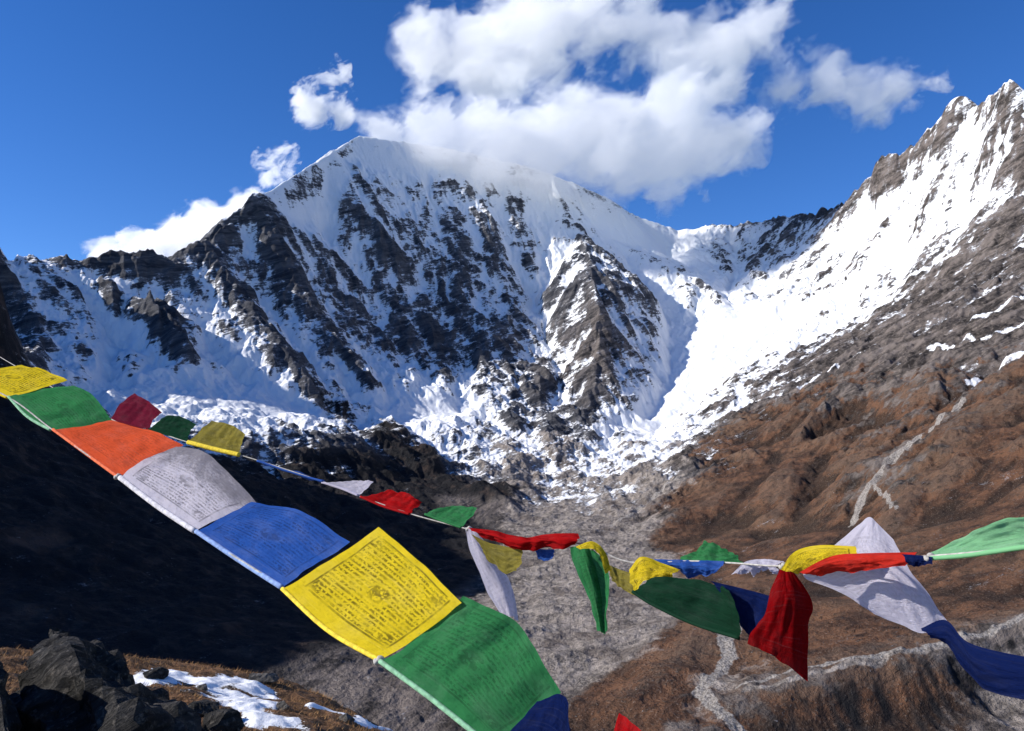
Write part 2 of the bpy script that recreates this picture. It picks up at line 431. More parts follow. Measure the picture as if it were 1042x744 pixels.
def relief_material():
    m = new_mat("mountain_ground"); g = NG(m)
    p = g.pos()
    snow_a, grass_a, pale_a, scree_a, warm_a = (g.attr(k) for k in ('snow', 'grass', 'pale', 'scree', 'warm'))
    n_big = g.noise(p, 1 / 300.0, 5, .6)
    n_mid = g.noise(p, 1 / 60.0, 8, .65)
    n_fin = g.noise(p, 1 / 14.0, 7, .68)
    n_tiny = g.noise(p, 1 / 3.5, 4, .6)
    scrub = g.attr('scrub')
    strk = g.attr('streak')
    curv = g.math('ADD', g.attr('curv'), g.math('MULTIPLY', strk, 1.1))
    # tilted beds: thin across, long along
    rot = g.node("ShaderNodeVectorRotate", rotation_type='EULER_XYZ')
    g.put(rot.inputs['Vector'], p); rot.inputs['Rotation'].default_value = (0.15, rad(27), 0.0)
    bed = g.vmath('MULTIPLY', rot.outputs[0], (0.22, 0.22, 1.0))
    n_bed = g.noise(bed, 1 / 42.0, 7, .68, .8)
    n_bed2 = g.noise(bed, 1 / 11.0, 4, .6, .5)
    # rock: grey with dark and rusty beds
    rock = g.mix(g.mapr(n_bed, .36, .66), (.03, .033, .043), (.125, .125, .135))
    rock = g.mix(g.math('MULTIPLY', g.mapr(n_mid, .5, .72), .55), rock, (.13, .115, .105))
    rock_w = g.mix(g.mapr(n_bed, .38, .62), (.034, .029, .027), (.185, .155, .14))
    rock_w = g.mix(g.math('MULTIPLY', g.mapr(n_fin, .5, .68), .65), rock_w, (.26, .22, .195))
    rock_w = g.mix(g.math('MULTIPLY', g.mapr(n_bed2, .56, .7), .6), rock_w, (.022, .019, .018))
    rock = g.mix(warm_a, rock, rock_w)
    # dry autumn grass, dwarf scrub in the hollows, bare stones on the ribs
    gr = g.mix(g.mapr(n_mid, .36, .64), (.045, .025, .018), (.165, .082, .046))
    gr = g.mix(g.math('MULTIPLY', g.mapr(n_big, .45, .68), .55), gr, (.18, .112, .072))
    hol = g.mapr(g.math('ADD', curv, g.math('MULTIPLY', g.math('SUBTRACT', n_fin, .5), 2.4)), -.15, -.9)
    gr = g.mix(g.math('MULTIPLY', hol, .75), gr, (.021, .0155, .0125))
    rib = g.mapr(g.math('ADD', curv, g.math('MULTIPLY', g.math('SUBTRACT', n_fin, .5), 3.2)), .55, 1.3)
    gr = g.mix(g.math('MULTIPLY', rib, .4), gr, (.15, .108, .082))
    gr = g.mix(g.math('MULTIPLY', g.mapr(n_fin, .52, .64), .75), gr, (.024, .017, .013))
    gr = g.mix(g.math('MULTIPLY', g.mapr(n_tiny, .55, .67), .55), gr, (.24, .185, .15))
    gmask = g.mapr(g.math('ADD', g.math('SUBTRACT', grass_a, g.math('MULTIPLY', g.math('MAXIMUM', curv, 0.0), .07)),
                          g.math('MULTIPLY', g.math('SUBTRACT', n_mid, .5), 1.2)), .38, .56)
    col = g.mix(gmask, rock, gr)
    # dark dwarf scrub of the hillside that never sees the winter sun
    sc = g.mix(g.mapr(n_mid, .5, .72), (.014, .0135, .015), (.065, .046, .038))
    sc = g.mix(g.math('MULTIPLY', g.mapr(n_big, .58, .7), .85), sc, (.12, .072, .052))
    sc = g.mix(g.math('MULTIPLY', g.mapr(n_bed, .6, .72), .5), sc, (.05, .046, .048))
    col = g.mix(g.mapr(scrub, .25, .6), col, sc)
    # pale moraine rubble
    rub = g.mix(g.mapr(n_fin, .33, .66), (.15, .13, .115), (.40, .35, .315))
    rub = g.mix(g.math('MULTIPLY', g.mapr(n_mid, .5, .66), .6), rub, (.40, .345, .31))
    rub = g.mix(g.math('MULTIPLY', g.mapr(g.math('ADD', n_tiny, g.math('MULTIPLY', g.math('SUBTRACT', g.noise(p, 1 / 85.0, 4, .6), .5), .75)), .55, .68), .8), rub, (.06, .053, .05))
    rub = g.mix(g.math('MULTIPLY', g.mapr(g.noise(p, 1 / 140.0, 5, .6), .52, .64), .7), rub, (.11, .088, .076))
    pmask = g.mapr(g.math('ADD', pale_a, g.math('MULTIPLY', g.math('SUBTRACT', n_mid, .5), .9)), .42, .6)
    col = g.mix(pmask, col, rub)
    # washed stream beds and slides
    smask = g.mapr(g.math('ADD', scree_a, g.math('MULTIPLY', g.math('SUBTRACT', n_fin, .5), .6)), .45, .6)
    col = g.mix(smask, col, g.mix(g.mapr(n_tiny, .35, .6), (.17, .15, .135), (.40, .365, .335)))
    # snow
    sn = g.math('ADD', snow_a, g.math('ADD', g.math('MULTIPLY', g.math('SUBTRACT', n_fin, .5), .85),
                                      g.math('ADD', g.math('MULTIPLY', g.math('SUBTRACT', n_bed, .5), 1.1),
                                             g.math('MULTIPLY', g.math('SUBTRACT', n_bed2, .5), 1.0))))
    smk = g.mapr(sn, .45, .56)
    dust = g.math('MULTIPLY', g.mapr(g.math('ADD', sn, g.math('MULTIPLY', g.math('SUBTRACT', n_tiny, .5), .8)), .28, .5), .35)
    col = g.mix(dust, col, (.55, .56, .6))
    col = g.mix(smk, col, (.80, .81, .83))
    h = g.math('ADD', g.math('ADD', g.math('MULTIPLY', n_fin, 11.0), g.math('MULTIPLY', n_bed2, 9.0)), g.math('MULTIPLY', n_tiny, 4.2))
    h = g.math('MULTIPLY', h, g.mapr(smk, 0, 1, 1.0, .3))
    nrm = g.bump(h, .9, 1.0)
    g.out(g.principled(col, .85, nrm, **{'Specular IOR Level': 0.15}))
    return m


# ------------------------------------------------------------------ the relief mesh
def grid_mesh(name, VX, VY, VZ, NRM, mask, attrs, mat):
    """quads of a structured grid whose cells are in mask"""
    na, nr = VX.shape
    idx = np.arange(na * nr).reshape(na, nr)
    q = np.stack([idx[:-1, :-1], idx[1:, :-1], idx[1:, 1:], idx[:-1, 1:]], -1)[mask]
    used = np.unique(q)
    remap = np.full(na * nr, -1, np.int64); remap[used] = np.arange(len(used))
    q = remap[q]
    co = np.stack([VX.ravel()[used], VY.ravel()[used], VZ.ravel()[used]], -1).astype(np.float32)
    me = bpy.data.meshes.new(name)
    me.vertices.add(len(co)); me.vertices.foreach_set('co', co.ravel())
    me.loops.add(q.size); me.loops.foreach_set('vertex_index', q.ravel().astype(np.int32))
    me.polygons.add(len(q))
    me.polygons.foreach_set('loop_start', np.arange(0, q.size, 4, dtype=np.int32))
    me.update(calc_edges=True)
    me.polygons.foreach_set('use_smooth', np.ones(len(q), bool))
    for k, A in attrs.items():
        a = me.attributes.new(k, 'FLOAT', 'POINT')
        a.data.foreach_set('value', A.ravel()[used].astype(np.float32))
    me.materials.append(mat)
    n = NRM.reshape(-1, 3)[used]
    me.normals_split_custom_set_from_vertices(n.tolist())
    o = bpy.data.objects.new(name, me); COL.objects.link(o)
    return o


def grid_normals(VX, VY, VZ):
    P = np.stack([VX, VY, VZ], -1)
    da = np.gradient(P, axis=0); dr = np.gradient(P, axis=1)
    n = np.cross(dr, da)
    n[n[..., 2] < 0] *= -1
    return n / (np.linalg.norm(n, axis=-1, keepdims=True) + 1e-12)


M_RELIEF = relief_material()

def build_mountains():
    # azimuth: fine where the valley is looked at, coarser to the sides
    az = np.concatenate([np.linspace(-62, -37, 150, endpoint=False), np.linspace(-37, 37, 1350, endpoint=False), np.linspace(37, 60, 130)])
    az = np.radians(az)
    rr = [330.0]
    while rr[-1] < 9500:
        r = rr[-1]
        rr.append(r + (max(3.0, r * .0048) if r < 2600 else 9.5 if r < 7600 else 40.0))
    rr = np.array(rr)
    A, R = np.meshgrid(az, rr, indexing='ij')
    X, Y = R * np.sin(A), R * np.cos(A)
    Y2 = np.maximum(Y, GY0 + 1)
    S = sample(GRID, X, Y2)
    Z = S[..., 0].copy()
    reg = S[..., 4:8]
    rough = reg[..., 0] * .9 + reg[..., 1] * .9 + reg[..., 2] * .6 + reg[..., 3] * .45
    near = sstep(3500, 1200, R)
    # craggy detail
    smooth = 1 - .85 * sstep(.55, .95, S[..., 1])
    Z += rough * smooth * (1 - .6 * sstep(.45, .8, S[..., 2])) * 6.5 * fbm(X / 55, Y / 55, 4, .55, True) * (.35 + .65 * (1 - near))
    Z += rough * near * 1.5 * fbm(X / 14, Y / 14, 3, .55)
    # rubble mounds on the valley floor
    Z += reg[..., 3] * (3.5 * fbm(X / 70, Y / 70, 4, .6, True) + 9 * fbm(X / 210, Y / 260, 3, .5, True))
    lines3 = lambda L: [relief_hit(*p[:2]) for p in L]
    # slope and curvature decide where the snow holds
    N = grid_normals(X, Y, Z)
    slope = np.sqrt(np.maximum(0, 1 - N[..., 2] ** 2)) / np.maximum(N[..., 2], .05)
    gz = blur(GRID[..., 0], 2.0)
    lap = gz - blur(GRID[..., 0], 9.0)
    curv = sample(lap, X, Y2)
    snow = S[..., 1] * 1.25 - .13 - .26 * np.clip(slope - .85, -.6, 1.6) - .016 * np.clip(curv, -22, 22)
    snow += .20 * fbm(X / 120, Y / 120, 5, .65) + .20 * fbm(X / 520 + 3, Y / 520, 3, .5)
    snow = np.where(S[..., 1] < .08, np.minimum(snow, S[..., 1]), snow)
    snow -= .20 * np.clip(sample(STREAK, X, Y2), -1.2, 1.2)
    snow += reg[..., 0] * (.17 * sstep(-500, -1500, X) + .06)
    snow += reg[..., 1] * .20 * sstep(4500, 5500, Y)
    snow += .3 * (S[..., 1] - .8).clip(0, 1)
    snow -= reg[..., 1] * .55 * sstep(.62, .95, fbm(X / 90 + 5, Y / 90, 4, .55, True) / 1.5) * sstep(.7, .95, S[..., 1])
    scree = np.zeros_like(Z)
    def strip(L, w0, w1, wig=10.0):
        P = lines3(L)
        wx = X + wig * perlin(X / 45, Y / 45); wy = Y + wig * perlin(X / 45 + 5, Y / 45 + 3)
        d = seg_dist(wx, wy, P)
        return np.clip(1.0 - .5 * d / w0, 0, 1)
    scree = np.maximum(scree, strip([(978,410),(972,420),(955,432),(930,450),(905,470),(888,490),(876,512),(868,536)], 13, 9, 7))
    scree = np.maximum(scree, .8 * strip([(888,490),(900,505),(912,520)], 7, 9, 6))
    scree = np.maximum(scree, strip([(752,640),(738,655),(742,675),(730,695),(712,715),(735,738),(752,752)], 11, 13, 8))
    scree = np.maximum(scree, .9 * strip([(690,488),(665,510),(640,528),(620,540)], 10, 13, 8))
    scree = np.maximum(scree, strip([(1060,632),(1010,648),(960,662),(905,676),(860,684),(800,694),(750,712)], 5, 13, 5))
    for L in ([(1060,332,3500),(1010,342,3650),(960,355,3750),(915,372,3850)], [(1060,352,3200),(1020,372,3100),(985,392,3000)],
              [(1050,300,3800),(1015,318,3850),(985,330,3900)], [(890,352,4300),(850,372,4400),(812,396,4350)], [(975,255,4600),(930,280,4800),(900,300,4900)]):
        snow = np.maximum(snow, .92 * strip(L, 11, 9, 9))
    pale = S[..., 3]; grass = S[..., 2] * 1.3
    # slides and crumbling edges
    pale = np.maximum(pale, .8 * strip([(1042,640,1250),(960,664,1200),(870,688,1150),(760,715,1110)], 9, 9, 8))
    warm = np.clip(reg[..., 1] * 1.2 + reg[..., 2] * .6 + reg[..., 3] + .8 * np.exp(-((X - 560) ** 2 + (Y - 5000) ** 2) / 500. ** 2), 0, 1)
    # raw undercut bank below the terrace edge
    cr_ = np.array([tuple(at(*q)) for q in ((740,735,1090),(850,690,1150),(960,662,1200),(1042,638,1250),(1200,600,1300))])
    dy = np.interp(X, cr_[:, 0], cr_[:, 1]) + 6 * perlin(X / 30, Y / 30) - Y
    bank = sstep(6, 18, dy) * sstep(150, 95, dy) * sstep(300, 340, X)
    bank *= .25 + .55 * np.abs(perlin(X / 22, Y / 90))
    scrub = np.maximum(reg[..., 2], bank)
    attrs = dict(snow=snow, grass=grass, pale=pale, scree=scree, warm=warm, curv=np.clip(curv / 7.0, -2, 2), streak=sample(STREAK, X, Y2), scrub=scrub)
    N = grid_normals(X, Y, Z)
    rid = np.argmax(reg[:-1, :-1], -1)
    for k, nm in ((MT, 'snow_mountain'), (RM, 'rocky_mountain'), (LH, 'hillside'), (VF, 'valley')):
        o = grid_mesh(nm, X, Y, Z, N, rid == k, attrs, M_RELIEF)
        o['kind'] = 'structure'
build_mountains()


# ------------------------------------------------------------------ clouds
def cloud(name, label, Y, blobs, dens, wisp, seed, vox, nsc=40.0):
    """blobs: (u, v, radius in photo px, depth offset m, density factor, flattening) -> one closed hull round a volume whose
    density follows the same lumps, frayed by noise"""
    px = Y / F
    cs = []
    for (u, v, r, dy, k) in blobs:
        p = at(u, v, Y + dy)
        cs.append((p, r * px * (Y + dy) / Y, k))
    bm = bmesh.new()
    for p, r, k in cs:
        g = bmesh.ops.create_icosphere(bm, subdivisions=3, radius=r * 1.3)
        bmesh.ops.translate(bm, verts=g['verts'], vec=p)
    me = bpy.data.meshes.new(name); bm.to_mesh(me); bm.free()
    o = bpy.data.objects.new(name, me); COL.objects.link(o)
    md = o.modifiers.new('hull', 'REMESH'); md.mode = 'VOXEL'; md.voxel_size = vox
    tag(o, label, 'cloud')
    m = new_mat(name); g = NG(m)
    p = g.pos()
    S = None
    for c, r, k in cs:
        d = g.vmath('LENGTH', g.vmath('SUBTRACT', p, tuple(c)))
        q = g.math('MULTIPLY', g.math('SUBTRACT', 1.0, g.math('DIVIDE', d, r)), k)
        S = q if S is None else g.math('SMOOTH_MAX', S, q, .22)
    sh = g.vmath('ADD', p, (seed * 917.0, seed * 313.0, 0))
    # streaks drift with the wind, up and to the right
    rot = g.node("ShaderNodeVectorRotate", rotation_type='Y_AXIS')
    g.put(rot.inputs['Vector'], sh); rot.inputs['Angle'].default_value = rad(28)
    sh = g.vmath('MULTIPLY', rot.outputs[0], (.66, .9, 1.0))
    n1 = g.noise(sh, 1 / (nsc * px), 10, .64, .35)
    dn = g.math('ADD', S, g.math('MULTIPLY', g.math('SUBTRACT', n1, .545), wisp))
    dn = g.math('MULTIPLY', g.mapr(dn, 0.0, .17), dens)
    v = g.node("ShaderNodeVolumePrincipled")
    v.inputs['Color'].default_value = (1, 1, 1, 1)
    v.inputs['Anisotropy'].default_value = 0.1
    g.put(v.inputs['Density'], dn)
    g.out(None, v.outputs[0])
    m.cycles.volume_step_rate = VOL_RATE
    me.materials.append(m)
    return o

VOL_RATE = 1.0
cloud('cloud', 'large billowing white cloud streaming to the right off the snowy summit', 6750, [
    (390, 146, 36, -260, 1), (440, 144, 50, -300, 1), (498, 144, 56, -300, 1.1), (555, 138, 64, -200, 1.1), (612, 138, 66, -60, 1.1),
    (664, 135, 66, 0, 1.1), (706, 142, 56, 0, 1), (742, 138, 40, 0, .8), (676, 182, 38, 0, .9), (640, 172, 40, 0, .9),
    (440, 52, 46, 100, 1), (492, 52, 58, 100, 1.1), (548, 34, 56, 100, 1), (600, 18, 52, 100, .9), (648, 4, 44, 100, .8), (520, 84, 34, 60, .7),
    (658, 62, 32, 40, .8), (672, 34, 34, 40, .8), (690, 78, 46, 40, .9), (732, 52, 46, 40, .8), (765, 22, 40, 40, .7), (740, 90, 36, 40, .7),
    (800, 92, 34, 40, .65), (842, 78, 36, 40, .7), (880, 96, 34, 40, .7), (918, 88, 28, 40, .6), (948, 84, 18, 40, .5)], .0045, 3.0, 1, 45.0)
cloud('cloud', 'low white cloud bank rising behind the jagged ridge on the left', 5600, [
    (112, 266, 26, 0, 1), (146, 256, 30, 0, 1), (184, 246, 32, 0, 1), (218, 232, 32, 0, 1), (248, 220, 28, 0, 1), (262, 205, 16, 0, .8), (280, 215, 20, 0, 1)], .012, 2.4, 2, 22.0, 24.0)
cloud('cloud', 'small ragged wisp of cloud hanging in blue sky left of the summit', 6500, [
    (320, 107, 24, 0, .62), (344, 109, 19, 0, .58), (340, 84, 16, 0, .6), (345, 68, 11, 0, .5)], .010, 4.0, 3, 18.0, 22.0)
cloud('cloud', 'tiny puff of cloud lifting off the ridge just below the summit', 5500, [
    (280, 168, 20, 60, .8), (292, 158, 13, 60, .6), (272, 182, 15, 60, .8)], .010, 4.0, 4, 12.0, 16.0)


# ------------------------------------------------------------------ the near hilltop
# brow of the hill: azimuth (deg), distance, height
_BROW = np.array([(-180, 22, -2.0), (-120, 18, -1.5), (-70, 13, -1.2), (-37, 12.0, -2.2), (-32.5, 11.0, -2.3), (-26.7, 11.4, -2.62), (-22.6, 12.1, -2.98),
                  (-17, 12.6, -3.32), (-13, 11.6, -3.42), (-8.4, 10.2, -3.5), (-2.9, 9.0, -3.8), (12, 7.2, -4.2), (35, 8, -4.5), (90, 12, -4.0), (180, 22, -2.0)])

def hill_z(x, y, detail=True):
    a = np.degrees(np.arctan2(x, y)); r = np.hypot(x, y)
    rb = np.interp(a, _BROW[:, 0], _BROW[:, 1]); zb = np.interp(a, _BROW[:, 0], _BROW[:, 2])
    t = r / rb
    zin = -1.72 + (zb + 1.72) * np.minimum(t, 1) ** 1.5
    d = np.maximum(r - rb, 0)
    z = zin - (d * .55 + .5 * np.minimum(d, 12) ** 2 / 18) - np.maximum(d - 12, 0) * .62
    z = z + .10 * perlin(x / 2.3, y / 2.3) * np.minimum(r / 3, 1)
    if detail:
        k = np.minimum(r / 2, 1)
        z = z + k * (.07 * perlin(x / .8 + 4, y / .8) + .035 * perlin(x / .3, y / .3 + 7) + .018 * perlin(x / .12, y / .12))
        z = z + np.clip(d / 15, 0, 1) * 2.5 * fbm(x / 16, y / 16, 4)
    return z


def hill_hit(u, v):
    """where the view ray through photo pixel (u, v) meets the hilltop"""
    D = at(u, v, 1.0)
    t = np.linspace(2.0, 25.0, 2300)
    z = hill_z(D.x * t, D.y * t)
    below = np.where(D.z * t < z)[0]
    k = below[0] if len(below) else len(t) - 1
    return Vector((D.x * t[k], D.y * t[k], float(z[k])))


SNOWS = [([(150, 690), (185, 690), (215, 696), (240, 712), (268, 732)], .30), ([(200, 689), (235, 694), (270, 706)], .20),
         ([(318, 719), (350, 728), (385, 741), (420, 758)], .13), ([(60, 735), (110, 742)], .12)]
_snow_lines = [([hill_hit(*q) for q in L], w) for L, w in SNOWS]

def hill_snow(x, y):
    s = np.zeros_like(x)
    wx = x + .22 * perlin(x / .55, y / .55) + .10 * perlin(x / .17, y / .17); wy = y + .3 * perlin(x / .5 + 9, y / .5 + 2)
    for L, w in _snow_lines:
        s = np.maximum(s, np.clip(1 - .5 * seg_dist(wx, wy, L) / w, 0, 1))
    return s


def hill_material():
    m = new_mat("dry_turf"); g = NG(m)
    p = g.pos()
    n1 = g.noise(p, 1.1, 5, .6); n2 = g.noise(p, 6.0, 6, .65); n3 = g.noise(p, 34.0, 5, .65)
    turf = g.mix(g.mapr(n2, .35, .65), (.07, .038, .02), (.25, .125, .056))
    turf = g.mix(g.math('MULTIPLY', g.mapr(n3, .5, .68), .6), turf, (.30, .19, .10))
    turf = g.mix(g.math('MULTIPLY', g.mapr(n3, .5, .36), .7), turf, (.02, .013, .009))
    soil = g.mix(g.mapr(n3, .4, .65), (.026, .02, .018), (.085, .068, .058))
    col = g.mix(g.mapr(g.math('ADD', n1, g.math('MULTIPLY', n2, .4)), .74, .84), turf, soil)
    far = g.attr('far')
    rub = g.mix(g.mapr(g.noise(p, .35, 6, .7), .38, .62), (.03, .029, .031), (.13, .12, .118))
    col = g.mix(far, col, rub)
    sn = g.mapr(g.math('ADD', g.attr('snow'), g.math('ADD', g.math('MULTIPLY', g.math('SUBTRACT', n2, .5), .9), g.math('MULTIPLY', g.math('SUBTRACT', n3, .5), .7))), .5, .58)
    col = g.mix(sn, col, (.80, .81, .83))
    h = g.math('ADD', g.math('MULTIPLY', n2, .05), g.math('MULTIPLY', n3, .022))
    h = g.math('MULTIPLY', h, g.mapr(sn, 0, 1, 1, .35))
    g.out(g.principled(col, .9, g.bump(h, 1.0, 1.0), **{'Specular IOR Level': 0.15}))
    return m

def build_hill():
    az = np.radians(np.concatenate([np.arange(-180, -46, 2.0), np.arange(-46, 8, .14), np.arange(8, 40, .8), np.arange(40, 181, 2.0)]))
    rr = [.25]
    while rr[-1] < 440: rr.append(rr[-1] + (.10 if rr[-1] < 3 else .035 if rr[-1] < 14 else max(.1, (rr[-1] - 12) * .06)))
    A, R = np.meshgrid(az, np.array(rr), indexing='ij')
    X, Y = R * np.sin(A), R * np.cos(A)
    Z = hill_z(X, Y)
    S = hill_snow(X, Y)
    Z += .02 * sstep(.5, .9, S)
    d = R - np.interp(np.degrees(A), _BROW[:, 0], _BROW[:, 1])
    o = grid_mesh('ridge_ground', X, Y, Z, grid_normals(X, Y, Z), np.ones((X.shape[0] - 1, X.shape[1] - 1), bool),
                  dict(snow=S, far=sstep(2, 9, d)), hill_material())
    o['kind'] = 'structure'
build_hill()


# ------------------------------------------------------------------ rocks on the hilltop
from mathutils import noise as mn

def rock_material(name, lo, hi, lich):
    m = new_mat(name); g = NG(m)
    tc = g.node("ShaderNodeTexCoord").outputs['Object']
    rot = g.node("ShaderNodeVectorRotate", rotation_type='EULER_XYZ')
    g.put(rot.inputs['Vector'], tc); rot.inputs['Rotation'].default_value = (.4, .7, .2)
    bed = g.vmath('MULTIPLY', rot.outputs[0], (.35, .35, 1.6))
    n1 = g.noise(bed, 6.0, 7, .68, .6); n2 = g.noise(tc, 24.0, 6, .65); n3 = g.noise(tc, 4.0, 5, .6)
    col = g.mix(g.mapr(n1, .36, .64), lo, hi)
    col = g.mix(g.math('MULTIPLY', g.mapr(n2, .52, .68), .6), col, lich)
    col = g.mix(g.math('MULTIPLY', g.mapr(n3, .58, .7), .55), col, (.012, .011, .011))
    h = g.math('ADD', g.math('MULTIPLY', n1, .16), g.math('MULTIPLY', n2, .05))
    g.out(g.principled(col, .85, g.bump(h, 1.0, 1.0), **{'Specular IOR Level': 0.2}))
    return m

M_ROCK = rock_material('dark_gneiss', (.006, .006, .006), (.046, .043, .041), (.19, .17, .15))
M_ROCK2 = rock_material('grey_stone', (.04, .038, .036), (.16, .15, .14), (.24, .22, .19))

def rock(name, label, pts, mat, amp, seed, levels=5, group=None):
    """a broken boulder: hull of its corner points, subdivided and roughened along its beds"""
    c = sum(pts, Vector()) / len(pts)
    bm = bmesh.new()
    for q in pts: bm.verts.new(q - c)
    r = bmesh.ops.convex_hull(bm, input=bm.verts)
    junk = list({e for e in r['geom_unused'] + r['geom_interior'] if isinstance(e, bmesh.types.BMVert)})
    if junk: bmesh.ops.delete(bm, geom=junk, context='VERTS')
    bmesh.ops.triangulate(bm, faces=bm.faces)
    size = max((v.co.length for v in bm.verts))
    for k in range(levels):
        lim = size * (.9, .5, .28, .15, .08, .045)[k]
        ed = [e for e in bm.edges if e.calc_length() > lim]
        if ed:
            bmesh.ops.subdivide_edges(bm, edges=ed, cuts=1, use_grid_fill=False)
            bmesh.ops.triangulate(bm, faces=[f for f in bm.faces if len(f.verts) > 3])
    bm.normal_update()
    beds = Vector((.55, .2, .8)).normalized()
    for v in bm.verts:
        q = v.co / size
        off = Vector((seed * 3.7, seed * 1.9, seed))
        h = mn.fractal(q * 2.2 + off, .9, 2.1, 5) * .55
        b = beds.dot(q) * 7 + .8 * mn.noise(q * 2.5 + off)
        h += .35 * abs((b % 1.0) - .5) - .12
        h += .22 * mn.fractal(q * 9 + off, .8, 2.2, 4) + .18 * abs(mn.noise(q * 5 - off))
        h -= .6 * max(0, .16 - abs(mn.noise(q * 3.1 + off * 2))) 
        v.co += v.normal * h * amp * size
    for f in bm.faces: f.smooth = False
    me = bpy.data.meshes.new(name); bm.to_mesh(me); bm.free()
    me.materials.append(mat)
    o = bpy.data.objects.new(name, me); o.location = c; COL.objects.link(o)
    tag(o, label, 'rock', group)
    return o

# the big dark outcrop: (u, v, Y)
rock('boulder', 'big dark jagged boulder with a pale left face on the brown ridge at bottom left',
     [at(*q) for q in ((50, 634, 5.9), (38, 652, 5.7), (60, 641, 6.1), (82, 656, 5.7), (112, 676, 5.8), (150, 702, 5.3), (186, 730, 5.0), (205, 752, 4.9),
      (30, 690, 5.5), (24, 735, 5.2), (30, 790, 4.7), (120, 800, 4.3), (210, 800, 4.5), (90, 700, 4.75), (140, 720, 4.7), (150, 720, 6.5), (60, 720, 6.8), (200, 770, 5.9))],
     M_ROCK, .20, 1, 6)
rock('boulder', 'dark rock cut off by the left edge of the picture beside the striped boulder',
     [at(*q) for q in ((-60, 640, 4.6), (-10, 652, 4.5), (6, 672, 4.5), (13, 720, 4.3), (16, 790, 4.0), (-80, 800, 4.0), (-90, 690, 5.2), (-20, 700, 5.6), (0, 760, 5.2))],
     M_ROCK, .13, 2, 5)
rs = random.Random(5)
def stone(label, u, v, w, h, seed, mat=None):
    p = hill_hit(u, v); s = p.y / F
    pts = []
    r2 = random.Random(seed)
    for k in range(16):
        a = r2.random() * 6.283; t = r2.uniform(-1, 1); q = math.sqrt(1 - t * t)
        pts.append(p + Vector((q * math.cos(a) * w * .5 * s, q * math.sin(a) * w * .45 * s, (t * .55 + .2) * h * s)))
    return rock('stone', label, pts, mat or M_ROCK2, .09, seed, 4, 'loose stones on the near ridge')
stone('flat grey stone on the brow of the ridge right of the upper snow patch', 266, 694, 34, 12, 11)
stone('dark stone half sunk in brown turf at the left end of the snow patch', 158, 690, 26, 14, 12, M_ROCK)
stone('small grey stone lying in the middle of the larger snow patch', 206, 702, 12, 8, 13)
stone('dark lumpy stone on the brown turf below the larger snow patch', 205, 728, 36, 20, 14, M_ROCK)
stone('brownish stone on the turf between the two snow patches', 288, 722, 20, 11, 15)
stone('grey stone at the edge of the thin snow strip at bottom', 352, 734, 18, 10, 16)
stone('broad dark stone leaning on the foot of the striped boulder', 226, 742, 44, 26, 17, M_ROCK)


# ------------------------------------------------------------------ dry grass on the hilltop
def build_grass():
    r = np.random.RandomState(3)
    n = 52000
    a = np.radians(r.uniform(-42, 0, n)); d = np.sqrt(r.uniform(3.6 ** 2, 13.5 ** 2, n))
    x, y = d * np.sin(a), d * np.cos(a)
    den = fbm(x / .7, y / .7, 3)
    keep = (hill_snow(x, y) < .3) & (den > -.35 + .5 * r.rand(n))
    x, y = x[keep], y[keep]; n = len(x)
    z = hill_z(x, y) - .01
    L = r.uniform(.025, .085, n); th = r.uniform(0, 6.283, n)
    lean = np.stack([.55 + .5 * r.randn(n), .1 + .5 * r.randn(n), np.full(n, 1.0)], -1)
    lean /= np.linalg.norm(lean, axis=1, keepdims=True)
    w = np.stack([np.cos(th), np.sin(th), np.zeros(n)], -1) * (r.uniform(.0025, .006, n)[:, None])
    b = np.stack([x, y, z], -1)
    V = np.stack([b - w, b + w, b + lean * L[:, None]], 1).reshape(-1, 3).astype(np.float32)
    me = bpy.data.meshes.new('dry_grass')
    me.vertices.add(len(V)); me.vertices.foreach_set('co', V.ravel())
    me.loops.add(3 * n); me.loops.foreach_set('vertex_index', np.arange(3 * n, dtype=np.int32))
    me.polygons.add(n); me.polygons.foreach_set('loop_start', np.arange(0, 3 * n, 3, dtype=np.int32))
    me.update(calc_edges=True)
    t = me.attributes.new('tone', 'FLOAT', 'POINT')
    t.data.foreach_set('value', np.repeat(r.rand(n), 3).astype(np.float32))
    m = new_mat('straw'); g = NG(m)
    c = g.mix(g.attr('tone'), (.11, .055, .024), (.36, .21, .095))
    g.out(g.principled(c, .8, None, **{'Specular IOR Level': 0.1}))
    me.materials.append(m)
    o = bpy.data.objects.new('dry_grass', me); COL.objects.link(o)
    o['kind'] = 'stuff'
    tag(o, 'short dry russet grass growing on the near ridge', 'grass')
build_grass()


# ------------------------------------------------------------------ prayer flags
def cr(P, n):
    """Catmull-Rom through the rows of P (k, 3) at n even steps"""
    P = np.asarray(P, float); k = len(P)
    if k == 2:
        t = np.linspace(0, 1, n)[:, None]
        return P[0] * (1 - t) + P[1] * t
    Q = np.vstack([2 * P[0] - P[1], P, 2 * P[-1] - P[-2]])
    t = np.linspace(0, k - 1 - 1e-9, n); i = t.astype(int); f = (t - i)[:, None]
    a, b, c, d = Q[i], Q[i + 1], Q[i + 2], Q[i + 3]
    return .5 * (2 * b + (c - a) * f + (2 * a - 5 * b + 4 * c - d) * f ** 2 + (3 * b - a - 3 * c + d) * f ** 3)


